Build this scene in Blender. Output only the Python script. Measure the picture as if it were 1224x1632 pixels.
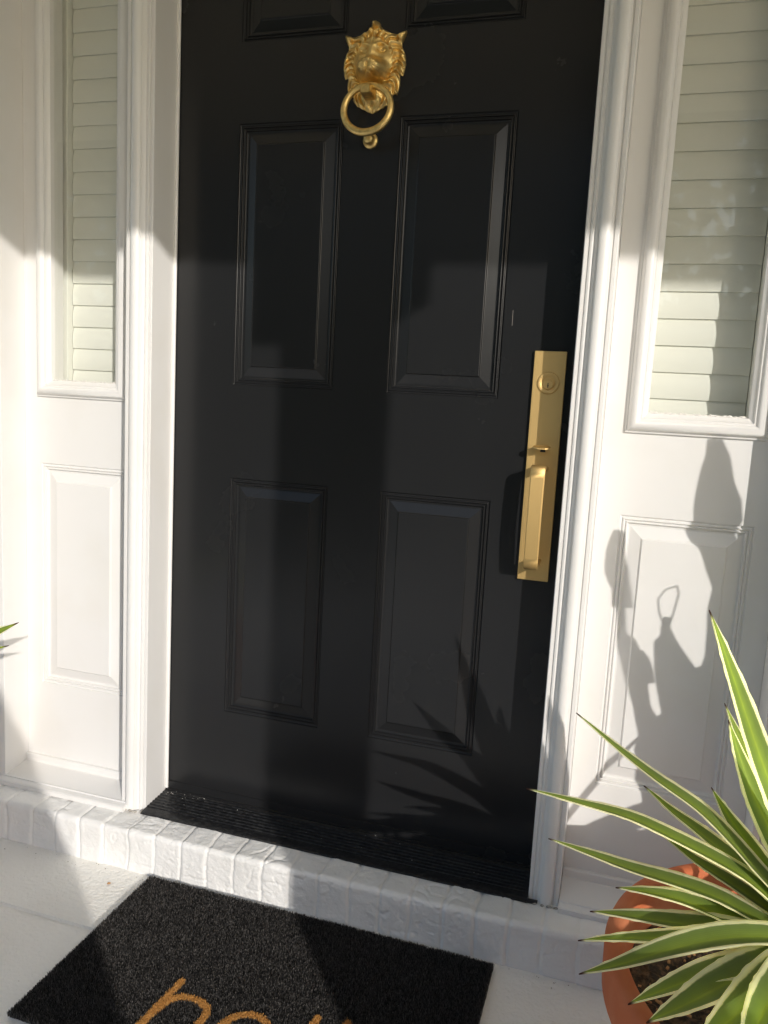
import bpy, math, random
import numpy as np
from mathutils import Vector, Matrix

for o in list(bpy.data.objects):
    bpy.data.objects.remove(o, do_unlink=True)
scene = bpy.context.scene
col = scene.collection
random.seed(7)
rng = np.random.default_rng(11)

# ------------------------------------------------------------------ camera
yaw, pitch, roll = 0.2928395, 0.14133701, 0.05426637
fwd = Vector((-math.sin(yaw)*math.cos(pitch), math.cos(yaw)*math.cos(pitch), -math.sin(pitch)))
r0 = Vector((math.cos(yaw), math.sin(yaw), 0)); u0 = r0.cross(fwd)
rt = math.cos(roll)*r0 + math.sin(roll)*u0
up = -math.sin(roll)*r0 + math.cos(roll)*u0
cd = bpy.data.cameras.new('camera'); cam = bpy.data.objects.new('camera', cd); col.objects.link(cam)
M = Matrix((( rt.x, up.x, -fwd.x, 0.55909757), (rt.y, up.y, -fwd.y, -1.62190047),
            (rt.z, up.z, -fwd.z, 1.07840237), (0, 0, 0, 1)))
cam.matrix_world = M
cd.sensor_fit = 'VERTICAL'; cd.sensor_height = 24; cd.lens = 1280.2566/1632*24
cd.clip_start = .02; cd.clip_end = 2000
scene.camera = cam

# ------------------------------------------------------------------ light
SX, SE = 0.82, 0.45
sund = Vector((SX, -1, SE)).normalized()
elev = math.asin(sund.z)
w = bpy.data.worlds.new('World'); scene.world = w; w.use_nodes = True
nt = w.node_tree; nt.nodes.clear()
wo = nt.nodes.new('ShaderNodeOutputWorld'); bg = nt.nodes.new('ShaderNodeBackground'); sk = nt.nodes.new('ShaderNodeTexSky')
sk.sky_type = 'NISHITA'; sk.sun_disc = False; sk.air_density = 1.0; sk.dust_density = 1.0; sk.ozone_density = 1.0; sk.sun_elevation = elev; sk.sun_rotation = math.atan2(sund.x, sund.y)
bg.inputs['Strength'].default_value = 0.15
nt.links.new(sk.outputs[0], bg.inputs[0]); nt.links.new(bg.outputs[0], wo.inputs[0])
sl = bpy.data.lights.new('sun', 'SUN'); sl.energy = 2.05; sl.angle = math.radians(.5); sl.color = (1, .95, .885)
so = bpy.data.objects.new('sun', sl); col.objects.link(so); so.rotation_euler = sund.to_track_quat('Z', 'Y').to_euler()
so.location = (4, -5, 4)
vs = scene.view_settings; vs.view_transform = 'Standard'; vs.look = 'None'; vs.exposure = 0.64; vs.gamma = 1
scene.cycles.max_bounces = 10; scene.cycles.diffuse_bounces = 6

# ------------------------------------------------------------------ materials
def mat(name, color, rough=.5, metal=0, spec=.5, bump=None, vary=None, coat=0):
    """bump = [(scale, strength, distance)], vary = (scale, colour2, amount)"""
    m = bpy.data.materials.new(name); m.use_nodes = True
    n = m.node_tree; b = n.nodes['Principled BSDF']
    b.inputs['Base Color'].default_value = (*color, 1); b.inputs['Roughness'].default_value = rough
    b.inputs['Metallic'].default_value = metal; b.inputs['Specular IOR Level'].default_value = spec
    b.inputs['Coat Weight'].default_value = coat
    tc = n.nodes.new('ShaderNodeTexCoord')
    prev = None
    for sc, st, di in (bump or []):
        t = n.nodes.new('ShaderNodeTexNoise'); t.inputs['Scale'].default_value = sc; t.inputs['Detail'].default_value = 4
        n.links.new(tc.outputs['Object'], t.inputs['Vector'])
        bn = n.nodes.new('ShaderNodeBump'); bn.inputs['Strength'].default_value = st; bn.inputs['Distance'].default_value = di
        n.links.new(t.outputs['Fac'], bn.inputs['Height'])
        if prev: n.links.new(prev.outputs[0], bn.inputs['Normal'])
        prev = bn
    if prev: n.links.new(prev.outputs[0], b.inputs['Normal'])
    if vary:
        sc, c2, amt = vary
        t = n.nodes.new('ShaderNodeTexNoise'); t.inputs['Scale'].default_value = sc; t.inputs['Detail'].default_value = 6
        n.links.new(tc.outputs['Object'], t.inputs['Vector'])
        r = n.nodes.new('ShaderNodeValToRGB'); r.color_ramp.elements[0].position = .45; r.color_ramp.elements[1].position = .7
        r.color_ramp.elements[0].color = (*color, 1)
        r.color_ramp.elements[1].color = (*[color[i]*(1-amt)+c2[i]*amt for i in range(3)], 1)
        n.links.new(t.outputs['Fac'], r.inputs[0]); n.links.new(r.outputs[0], b.inputs['Base Color'])
    return m

M_white = mat('white_paint', (.775, .762, .745), .36, bump=[(14, .12, .002), (260, .08, .0006)], vary=(7, (.74, .72, .685), .6))
M_brickpaint = mat('painted_brick', (.84, .83, .81), .5, bump=[(190, .7, .0014), (45, .4, .003)], vary=(9, (.74, .73, .70), .5))
M_floor = mat('painted_concrete', (.86, .84, .79), .5, bump=[(120, .9, .0035), (45, .5, .005)], vary=(5, (.76, .73, .68), .5))
M_black = mat('black_paint', (.0155, .0158, .0168), .24, spec=.34, bump=[(420, .12, .0004), (16, .08, .0012)])
_n = M_black.node_tree; _b = _n.nodes['Principled BSDF']; _t = _n.nodes.new('ShaderNodeTexNoise'); _t.inputs['Scale'].default_value = 5; _t.inputs['Detail'].default_value = 7
_c = _n.nodes.new('ShaderNodeTexCoord'); _n.links.new(_c.outputs['Object'], _t.inputs['Vector'])
_m = _n.nodes.new('ShaderNodeMapRange'); _m.inputs[1].default_value = .2; _m.inputs[2].default_value = .8; _m.inputs[3].default_value = .215; _m.inputs[4].default_value = .30
_n.links.new(_t.outputs['Fac'], _m.inputs[0]); _n.links.new(_m.outputs[0], _b.inputs['Roughness'])
M_sill = mat('black_sill', (.010, .010, .011), .38, spec=.4, bump=[(300, .2, .0006)], vary=(120, (.10, .10, .10), .25))
M_brass = mat('satin_brass', (.74, .52, .22), .56, metal=1, bump=[(500, .05, .0003)])
M_lion = mat('cast_brass', (.92, .67, .27), .42, metal=1, bump=[(330, .4, .0007), (120, .25, .001)], vary=(90, (.50, .34, .13), .6))
M_dark = mat('keyway_black', (.01, .01, .01), .5)
M_louvre = mat('shutter_paint', (.80, .80, .745), .45)
M_terra = mat('terracotta', (.52, .135, .048), .75, bump=[(180, .3, .0012), (22, .2, .003)], vary=(11, (.60, .24, .12), .6))
M_soil = mat('potting_soil', (.035, .024, .016), .95, bump=[(90, 1, .01)], vary=(120, (.22, .13, .07), .7))
M_ceil = mat('porch_ceiling', (.86, .78, .62), .6)
M_trim = mat('column_paint', (.78, .75, .70), .5)
M_wall = mat('wall_paint', (.78, .76, .72), .6, bump=[(60, .3, .003)])
M_ground = mat('lawn', (.055, .075, .028), .9, vary=(.6, (.10, .09, .045), .7))
M_path = mat('bounce_path', (.60, .50, .37), .8, bump=[(60, .4, .004)], vary=(3, (.52, .43, .31), .6))
M_caulk = mat('caulk_line', (.70, .68, .64), .6)
M_matbase = mat('mat_backing', (.012, .011, .011), .9)
M_chip = mat('wood_chip', (.45, .25, .11), .8)
M_hedge = mat('hedge_green', (.045, .07, .025), .7, vary=(20, (.10, .13, .05), .8))

def fibre(name, color, spread):
    m = bpy.data.materials.new(name); m.use_nodes = True; n = m.node_tree; b = n.nodes['Principled BSDF']
    a = n.nodes.new('ShaderNodeAttribute'); a.attribute_name = 'tone'
    r = n.nodes.new('ShaderNodeMix'); r.data_type = 'RGBA'
    r.inputs[6].default_value = (*color, 1); r.inputs[7].default_value = (*spread, 1)
    n.links.new(a.outputs['Fac'], r.inputs[0]); n.links.new(r.outputs[2], b.inputs['Base Color'])
    b.inputs['Roughness'].default_value = .55; b.inputs['Specular IOR Level'].default_value = .35
    return m
M_fib = fibre('black_coir', (.0045, .0043, .0042), (.19, .177, .165))
M_fibtan = fibre('tan_coir', (.55, .27, .07), (.78, .44, .15))

def leaf_mat():
    m = bpy.data.materials.new('variegated_leaf'); m.use_nodes = True; n = m.node_tree
    b = n.nodes['Principled BSDF']; out = n.nodes['Material Output']
    a = n.nodes.new('ShaderNodeAttribute'); a.attribute_name = 'across'      # 0 midrib .. 1 margin
    l = n.nodes.new('ShaderNodeAttribute'); l.attribute_name = 'along'       # 0 base .. 1 tip
    tc = n.nodes.new('ShaderNodeTexCoord')
    ns = n.nodes.new('ShaderNodeTexNoise'); ns.inputs['Scale'].default_value = 60; ns.inputs['Detail'].default_value = 4
    n.links.new(tc.outputs['Object'], ns.inputs['Vector'])
    ad = n.nodes.new('ShaderNodeMath'); ad.operation = 'MULTIPLY_ADD'; ad.inputs[1].default_value = .10
    n.links.new(ns.outputs['Fac'], ad.inputs[0]); n.links.new(a.outputs['Fac'], ad.inputs[2])
    r = n.nodes.new('ShaderNodeValToRGB'); e = r.color_ramp.elements
    e[0].position = 0; e[0].color = (.30, .37, .060, 1)
    e[1].position = 1; e[1].color = (.72, .71, .52, 1)
    for p, c in ((.16, (.23, .30, .055)), (.50, (.185, .25, .06)), (.74, (.165, .22, .07)), (.81, (.66, .65, .47))):
        x = e.new(p); x.color = (*c, 1)
    n.links.new(ad.outputs[0], r.inputs[0])
    oi = n.nodes.new('ShaderNodeObjectInfo'); mr = n.nodes.new('ShaderNodeMapRange'); mr.inputs[3].default_value = .92; mr.inputs[4].default_value = 1.35
    n.links.new(oi.outputs['Random'], mr.inputs[0])
    st = n.nodes.new('ShaderNodeTexNoise'); st.inputs['Scale'].default_value = 9; st.inputs['Detail'].default_value = 5; n.links.new(tc.outputs['Object'], st.inputs['Vector'])
    m3 = n.nodes.new('ShaderNodeMapRange'); m3.inputs[1].default_value = .3; m3.inputs[2].default_value = .7; m3.inputs[3].default_value = .82; m3.inputs[4].default_value = 1.15
    n.links.new(st.outputs['Fac'], m3.inputs[0])
    mm_ = n.nodes.new('ShaderNodeMath'); mm_.operation = 'MULTIPLY'; n.links.new(mr.outputs[0], mm_.inputs[0]); n.links.new(m3.outputs[0], mm_.inputs[1])
    hv = n.nodes.new('ShaderNodeHueSaturation'); n.links.new(r.outputs[0], hv.inputs['Color']); n.links.new(mm_.outputs[0], hv.inputs['Value'])
    tip = n.nodes.new('ShaderNodeValToRGB'); tip.color_ramp.elements[0].position = .972; tip.color_ramp.elements[1].position = .99
    tip.color_ramp.elements[0].color = (0, 0, 0, 1); tip.color_ramp.elements[1].color = (1, 1, 1, 1)
    n.links.new(l.outputs['Fac'], tip.inputs[0])
    mx = n.nodes.new('ShaderNodeMix'); mx.data_type = 'RGBA'; mx.inputs[7].default_value = (.07, .03, .02, 1)
    n.links.new(tip.outputs[0], mx.inputs[0]); n.links.new(hv.outputs[0], mx.inputs[6])
    n.links.new(mx.outputs[2], b.inputs['Base Color'])
    b.inputs['Roughness'].default_value = .5; b.inputs['Specular IOR Level'].default_value = .3
    tr = n.nodes.new('ShaderNodeBsdfTranslucent'); hs = n.nodes.new('ShaderNodeHueSaturation')
    hs.inputs['Value'].default_value = 2.5; hs.inputs['Saturation'].default_value = 1.15; hs.inputs['Hue'].default_value = .485
    n.links.new(mx.outputs[2], hs.inputs['Color']); n.links.new(hs.outputs[0], tr.inputs[0])
    ms = n.nodes.new('ShaderNodeMixShader'); ms.inputs[0].default_value = .48
    n.links.new(b.outputs[0], ms.inputs[1]); n.links.new(tr.outputs[0], ms.inputs[2]); n.links.new(ms.outputs[0], out.inputs[0])
    bn = n.nodes.new('ShaderNodeBump'); bn.inputs['Strength'].default_value = .10; bn.inputs['Distance'].default_value = .0008
    wv = n.nodes.new('ShaderNodeMath'); wv.operation = 'SINE'
    ml = n.nodes.new('ShaderNodeMath'); ml.operation = 'MULTIPLY'; ml.inputs[1].default_value = 60
    n.links.new(a.outputs['Fac'], ml.inputs[0]); n.links.new(ml.outputs[0], wv.inputs[0]); n.links.new(wv.outputs[0], bn.inputs['Height'])
    n.links.new(bn.outputs[0], b.inputs['Normal']); n.links.new(bn.outputs[0], tr.inputs['Normal'])
    return m
M_leaf = leaf_mat()

def glass_mat():
    m = bpy.data.materials.new('window_glass'); m.use_nodes = True; n = m.node_tree; n.nodes.clear()
    o = n.nodes.new('ShaderNodeOutputMaterial'); t = n.nodes.new('ShaderNodeBsdfTransparent'); g = n.nodes.new('ShaderNodeBsdfGlossy')
    t.inputs[0].default_value = (.95, .96, .94, 1); g.inputs['Roughness'].default_value = .02
    lw = n.nodes.new('ShaderNodeLayerWeight'); lw.inputs[0].default_value = .5
    pw = n.nodes.new('ShaderNodeMath'); pw.operation = 'POWER'; pw.inputs[1].default_value = 4.5
    n.links.new(lw.outputs['Facing'], pw.inputs[0])
    f = n.nodes.new('ShaderNodeMath'); f.operation = 'MULTIPLY_ADD'; f.inputs[1].default_value = .9; f.inputs[2].default_value = .055
    n.links.new(pw.outputs[0], f.inputs[0])
    x = n.nodes.new('ShaderNodeMixShader')
    n.links.new(f.outputs[0], x.inputs[0]); n.links.new(t.outputs[0], x.inputs[1]); n.links.new(g.outputs[0], x.inputs[2]); n.links.new(x.outputs[0], o.inputs[0])
    return m
M_glass = glass_mat()

# ------------------------------------------------------------------ helpers
class MB:
    def __init__(s): s.v = []; s.f = []
    def add(s, vs, fs):
        k = len(s.v); s.v += [tuple(map(float, p)) for p in vs]; s.f += [tuple(i+k for i in f) for f in fs]; return s
    def box(s, x0, x1, y0, y1, z0, z1):
        v = [(x, y, z) for x in (x0, x1) for y in (y0, y1) for z in (z0, z1)]
        return s.add(v, [(0, 1, 3, 2), (4, 6, 7, 5), (0, 4, 5, 1), (2, 3, 7, 6), (0, 2, 6, 4), (1, 5, 7, 3)])
    def grid(s, P, closeu=False, closev=False):
        P = np.asarray(P); a, b = P.shape[:2]
        k = len(s.v); s.v += [tuple(map(float, p)) for p in P.reshape(-1, 3)]
        for i in range(a if closeu else a-1):
            for j in range(b if closev else b-1):
                s.f.append((k+i*b+j, k+((i+1) % a)*b+j, k+((i+1) % a)*b+(j+1) % b, k+i*b+(j+1) % b))
        return s
    def build(s, name, m, parent=None, smooth=False, angle=None, bevel=0, flip=False, sub=0):
        me = bpy.data.meshes.new(name); me.from_pydata(s.v, [], s.f); me.validate(); me.update()
        me.materials.append(m)
        import bmesh
        bm = bmesh.new(); bm.from_mesh(me); bmesh.ops.recalc_face_normals(bm, faces=bm.faces)
        if flip: 
            for f_ in bm.faces:
                if f_.normal.y > 0: f_.normal_flip()
        bm.to_mesh(me); bm.free()
        if smooth or angle: me.polygons.foreach_set('use_smooth', [True]*len(me.polygons))
        if angle:
            try: me.set_sharp_from_angle(angle=math.radians(angle))
            except Exception: pass
        o = bpy.data.objects.new(name, me); col.objects.link(o)
        if bevel:
            b = o.modifiers.new('bevel', 'BEVEL'); b.width = bevel; b.segments = 2; b.limit_method = 'ANGLE'; b.harden_normals = False
        if sub:
            q = o.modifiers.new('sub', 'SUBSURF'); q.levels = sub; q.render_levels = sub
        if parent:
            o.parent = parent; bpy.context.view_layer.update(); o.matrix_parent_inverse = parent.matrix_world.inverted()
        return o

def tag(o, label=None, cat=None, group=None, kind=None):
    if label: o['label'] = label
    if cat: o['category'] = cat
    if group: o['group'] = group
    if kind: o['kind'] = kind
    return o
def thing(name, label, cat, loc=(0, 0, 0), group=None):
    o = bpy.data.objects.new(name, None); col.objects.link(o); o.location = loc; o.empty_display_size = .05
    return tag(o, label, cat, group)

def extr_x(mb, prof, x0, x1, n=1, caps=True):       # prof [(y,z)] closed polygon
    k = len(prof); P = [[(x0+(x1-x0)*i/n, y, z) for y, z in prof] for i in range(n+1)]
    mb.grid(P, closev=True)
    if caps: mb.add([(x0, y, z) for y, z in prof], [tuple(range(k))]); mb.add([(x1, y, z) for y, z in prof], [tuple(range(k))])
    return mb
def extr_z(mb, prof, z0, z1):                       # prof [(x,y)] closed polygon
    k = len(prof)
    mb.grid([[(x, y, z0) for x, y in prof], [(x, y, z1) for x, y in prof]], closev=True)
    mb.add([(x, y, z0) for x, y in prof], [tuple(range(k))]); mb.add([(x, y, z1) for x, y in prof], [tuple(range(k))])
    return mb

def ringset(mb, x0, x1, z0, z1, y, prof, fill=True):
    """concentric rectangular rings: prof [(inset, depth into the wall)]"""
    R = []
    for ins, d in prof:
        R.append([(x0+ins, y+d, z0+ins), (x1-ins, y+d, z0+ins), (x1-ins, y+d, z1-ins), (x0+ins, y+d, z1-ins)])
    mb.grid(R, closev=True)
    if fill: mb.add(R[-1], [(0, 1, 2, 3)])
    return mb

def slab(mb, x0, x1, z0, z1, y, holes, back):
    """front face at y with rectangular holes, closed sides and back"""
    xs = sorted({x0, x1, *[h[0] for h in holes], *[h[1] for h in holes]})
    zs = sorted({z0, z1, *[h[2] for h in holes], *[h[3] for h in holes]})
    for yy in (y, back):
        for i in range(len(xs)-1):
            for j in range(len(zs)-1):
                cx, cz = (xs[i]+xs[i+1])/2, (zs[j]+zs[j+1])/2
                if any(h[0] < cx < h[1] and h[2] < cz < h[3] and (yy == y or h[4]) for h in holes): continue
                mb.add([(xs[i], yy, zs[j]), (xs[i+1], yy, zs[j]), (xs[i+1], yy, zs[j+1]), (xs[i], yy, zs[j+1])], [(0, 1, 2, 3)])
    mb.grid([[(x0, yy, z0), (x1, yy, z0), (x1, yy, z1), (x0, yy, z1)] for yy in (y, back)], closev=True)
    return mb

def vnoise(X, Y, seed=0):
    """smooth 2-D value noise, -1..1"""
    r = np.random.default_rng(seed).random((64, 64))*2-1
    xi = np.floor(X).astype(int); yi = np.floor(Y).astype(int); fx = X-xi; fy = Y-yi
    fx = fx*fx*(3-2*fx); fy = fy*fy*(3-2*fy)
    g = lambda a, b: r[a % 64, b % 64]
    return (g(xi, yi)*(1-fx)+g(xi+1, yi)*fx)*(1-fy)+(g(xi, yi+1)*(1-fx)+g(xi+1, yi+1)*fx)*fy

def tube(mb, pts, rad, n=10, cap=True):
    pts = [Vector(p) for p in pts]; R = []
    prevn = None
    for i, p in enumerate(pts):
        t = (pts[min(i+1, len(pts)-1)]-pts[max(i-1, 0)]).normalized()
        a = prevn if prevn else (Vector((0, 0, 1)) if abs(t.z) < .9 else Vector((1, 0, 0)))
        nrm = (a-t*a.dot(t)).normalized(); b = t.cross(nrm); prevn = nrm
        r = rad[i] if hasattr(rad, '__len__') else rad
        R.append([p+r*(math.cos(2*math.pi*k/n)*nrm+math.sin(2*math.pi*k/n)*b) for k in range(n)])
    mb.grid([[tuple(q) for q in ring] for ring in R], closev=True)
    if cap:
        mb.add([tuple(q) for q in R[0]], [tuple(range(n))]); mb.add([tuple(q) for q in R[-1]], [tuple(range(n))])
    return mb
def lathe(mb, prof, c, n=64, axis='z', wob=0):
    P = []
    for r, h in prof:
        row = []
        for k in range(n):
            a = 2*math.pi*k/n; rr = r*(1+wob*math.sin(3*a+1)+wob*.6*math.sin(5*a))
            if axis == 'z': row.append((c[0]+rr*math.cos(a), c[1]+rr*math.sin(a), c[2]+h))
            else: row.append((c[0]+rr*math.cos(a), c[1]-h, c[2]+rr*math.sin(a)))
        P.append(row)
    return mb.grid(P, closev=True)

# ------------------------------------------------------------------ setting: floor, ground
fl = MB()
yp = [-.16, -.3715, -.3735, -.3785, -.3835, -.3855, -1.2, -1.2025, -1.2085, -1.211, -2.45]
zp = [0, 0, -.0055, -.0065, -.0055, 0, 0, -.003, -.003, 0, 0]
XX = np.linspace(-3.2, 3.2, 161)
rows = []
YY = []
for a, b in zip(yp[:-1], yp[1:]): YY += list(np.linspace(a, b, max(2, int(abs(b-a)/.02)), endpoint=False))
YY.append(yp[-1]); YY = np.array(YY)
ZZ = np.interp(-YY, [-y for y in yp], zp)
gx, gy = np.meshgrid(XX, YY)
gz = ZZ[:, None] + .0008*vnoise(gx*5, gy*5, 3)+.0004*vnoise(gx*17, gy*17, 4)
fl.grid(np.stack([gx, gy, gz], -1))
fl.grid([[(-3.2, -2.45, -.003), (3.2, -2.45, -.003)], [(-3.2, -2.45, -.3), (3.2, -2.45, -.3)]])
tag(fl.build('porch_floor', M_floor, smooth=True, angle=50), kind='structure')
g = MB(); g.add([(-400, -400, -.25), (400, -400, -.25), (400, 400, -.25), (-400, 400, -.25)], [(0, 1, 2, 3)])
tag(g.build('ground', M_ground), kind='structure')
g = MB(); g.box(-1.4, 5.5, -9, -2.46, -.3, -.20)  # unseen path added, kept bright to bounce warm light into the porch
tag(g.build('path', M_path), kind='structure')

# ------------------------------------------------------------------ painted brick step
pr = []
for t in np.linspace(0, 1, 30): pr.append((-.180, .095*t*.88, 0))
for t in np.linspace(0, math.pi/2, 9)[1:]: pr.append((-.180+.011*(1-math.cos(t)), .0836+.0114*math.sin(t), 1))
for t in np.linspace(0, 1, 40)[1:]: pr.append((-.169+.13*t, .095, 2))
pr = np.array(pr)
dn = np.zeros((len(pr), 2))
for i, p in enumerate(pr):
    if p[2] == 0: dn[i] = (-1, 0)
    elif p[2] == 1:
        a = (i-29)/8*math.pi/2; dn[i] = (-math.cos(a), math.sin(a))
    else: dn[i] = (0, 1)
s_ = np.r_[0, np.cumsum(np.hypot(np.diff(pr[:, 0]), np.diff(pr[:, 1])))]
xs = np.arange(-1.35, 1.45, .0026)
joints = np.array([-.6269+k*.06545 for k in range(-11, 34)])+rng.normal(0, .0018, 45)
X, S = np.meshgrid(xs, s_)
warp = .0025*vnoise(X*9, S*20, 5)+.0012*vnoise(X*40, S*45, 6)
Xw = X+warp
dj = np.min(np.abs(Xw[..., None]-joints[None, None]), -1)
bi = np.argmin(np.abs(Xw[..., None]-(joints[None, None]+.0327)), -1)
fade = np.clip((.56-X)/.14, .12, 1)*np.clip((X+1.6)/.5, .3, 1)
jd = .0034*np.exp(-(dj/.0026)**2)*fade
off = rng.normal(0, .0016, 60)[bi]*np.clip(dj/.008, 0, 1)
edge = -.0020*np.exp(-((dj-.009)/.004)**2)*0
ridge = 1-np.abs(vnoise(X*38+4*vnoise(X*14, S*14, 9), S*30, 8)); ridge = np.clip((ridge-.90)/.10, 0, 1)**1.5
ridge *= (vnoise(X*11, S*9, 15) > -.05)
D = off-jd+(.0010*vnoise(X*22, S*25, 7)+.0006*vnoise(X*75, S*80, 17)+.0004*vnoise(X*160, S*170, 27)-.0024*ridge)*np.clip(fade+.25, 0, 1)
Yg = pr[:, 0][:, None]+dn[:, 0][:, None]*D; Zg = pr[:, 1][:, None]+dn[:, 1][:, None]*D
Yg[0] = -.178; Zg[0] = -.004
stp = MB(); stp.grid(np.stack([X, Yg, Zg], -1))
st = thing('brick_step', 'white painted rowlock brick step running below the front door', 'step', (0, -.18, 0))
stp.build('brick_course', M_brickpaint, st, smooth=True)

# ------------------------------------------------------------------ front door
door = thing('front_door', 'black panelled front door with brass lion knocker and brass handle', 'door', (0, 0, .108))
PROF = [(0, 0), (.0012, .0030), (.0030, .0042), (.0046, .0040), (.0058, .0010), (.0078, .0008), (.0090, .0050), (.0106, .0056), (.0118, .0026),
        (.0136, .0024), (.0154, .0080), (.0178, .0088), (.0205, .0088), (.0400, .0036), (.0412, .0030), (.0424, .0003), (.0442, .0)]
A0, B0 = .0596, .2958
zr = [(.330, .8816), (1.0884, 1.6352), (1.797, 2.005)]
holes = [(sx0, sx1, z0, z1, False) for sx0, sx1 in ((-B0, -A0), (A0, B0)) for z0, z1 in zr]
d = MB(); slab(d, -.4565, .4565, .108, 2.14, 0, holes, .044)
d.build('door_slab', M_black, door)
for h in holes:
    p = MB(); ringset(p, h[0], h[1], h[2], h[3], 0, PROF)
    p.build('door_panel', M_black, door, bevel=.0007)
# bottom sweep rail
p = MB(); extr_x(p, [(.0, .131), (-.0035, .130), (-.004, .1135), (-.010, .112), (-.010, .1095), (.0, .1095)], -.4425, .4425)
p.build('door_sweep', M_black, door)

# handle set
hs = tag(MB().box(.3625, .4245, -.0085, 0.0, .7285, 1.1850).build('handle_plate', M_brass, door, bevel=.0012), 'long rectangular satin brass handle plate')
c = MB(); lathe(c, [(.0215, -.001), (.0215, .0095), (.0205, .0115), (.0165, .0120), (.0115, .0095), (.0108, .0100), (.0001, .0100)], (.3935, 0, 1.1235), 48, 'y')
lk = c.build('deadbolt', M_brass, door, smooth=True, angle=35)
c = MB(); lathe(c, [(.0095, .009), (.0095, .0135), (.0085, .0142), (.0001, .0142)], (.3935, 0, 1.1205), 32, 'y')
c.build('key_cylinder', M_brass, lk, smooth=True, angle=35)
c = MB(); c.box(.3927, .3943, -.0146, -.012, 1.1145, 1.1235); c.box(.3921, .3949, -.0147, -.012, 1.1175, 1.1195)
c.build('keyhole', M_dark, lk)
# grip: bowed flat bar
path = []
pth = [(-.006, .956), (-.020, .9575), (-.040, .959), (-.056, .961), (-.0625, .962), (-.0665, .9585), (-.0675, .950)]
for t in np.linspace(.05, .97, 20): pth.append((-.0675-.0035*math.sin(math.pi*t), .950-t*.178))
pth += [(-.0665, .7690), (-.0625, .7655), (-.056, .7645), (-.040, .7660), (-.020, .7685), (-.006, .770)]
def bar(mb, pth, x0, x1, th):
    P = []
    for i, (y, z) in enumerate(pth):
        a = pth[max(i-1, 0)]; b = pth[min(i+1, len(pth)-1)]
        t = np.array([b[0]-a[0], b[1]-a[1]]); t /= np.hypot(*t); n = np.array([-t[1], t[0]])
        o = np.array([y, z])+n*th/2; q = np.array([y, z])-n*th/2; e = .002
        P.append([(x0+e, *o), (x1-e, *o), (x1, *(o*.8+q*.2)), (x1, *(o*.2+q*.8)), (x1-e, *q), (x0+e, *q), (x0, *(o*.2+q*.8)), (x0, *(o*.8+q*.2))])
    mb.grid(P, closev=True); mb.add(P[0], [tuple(range(8))]); mb.add(P[-1], [tuple(range(8))])
gr = MB(); bar(gr, pth, .3800, .4075, .0085); gr.build('handle_grip', M_brass, door, smooth=True, angle=40)
# thumb latch
th = MB()
P = []
for i, t in enumerate(np.linspace(0, 1, 12)):
    y = -.008-.036*t; z = .9985+.004*math.sin(t*2.6)-.004*t*t; wd = .0045+.0125*min(1, (t*1.25)**1.5)*(1 if t < .8 else math.sqrt(max(0, 1-((t-.8)/.205)**2)))
    P.append([(.3935-wd, y, z+.0014), (.3935+wd, y, z+.0014), (.3935+wd, y, z-.0014), (.3935-wd, y, z-.0014)])
th.grid(P, closev=True); th.add(P[-1], [(0, 1, 2, 3)]); th.build('thumb_latch', M_brass, door, smooth=True, angle=50)
MB().box(.3885, .3985, -.0095, -.005, .9885, .9935).build('latch_slot', M_dark, door)

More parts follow.
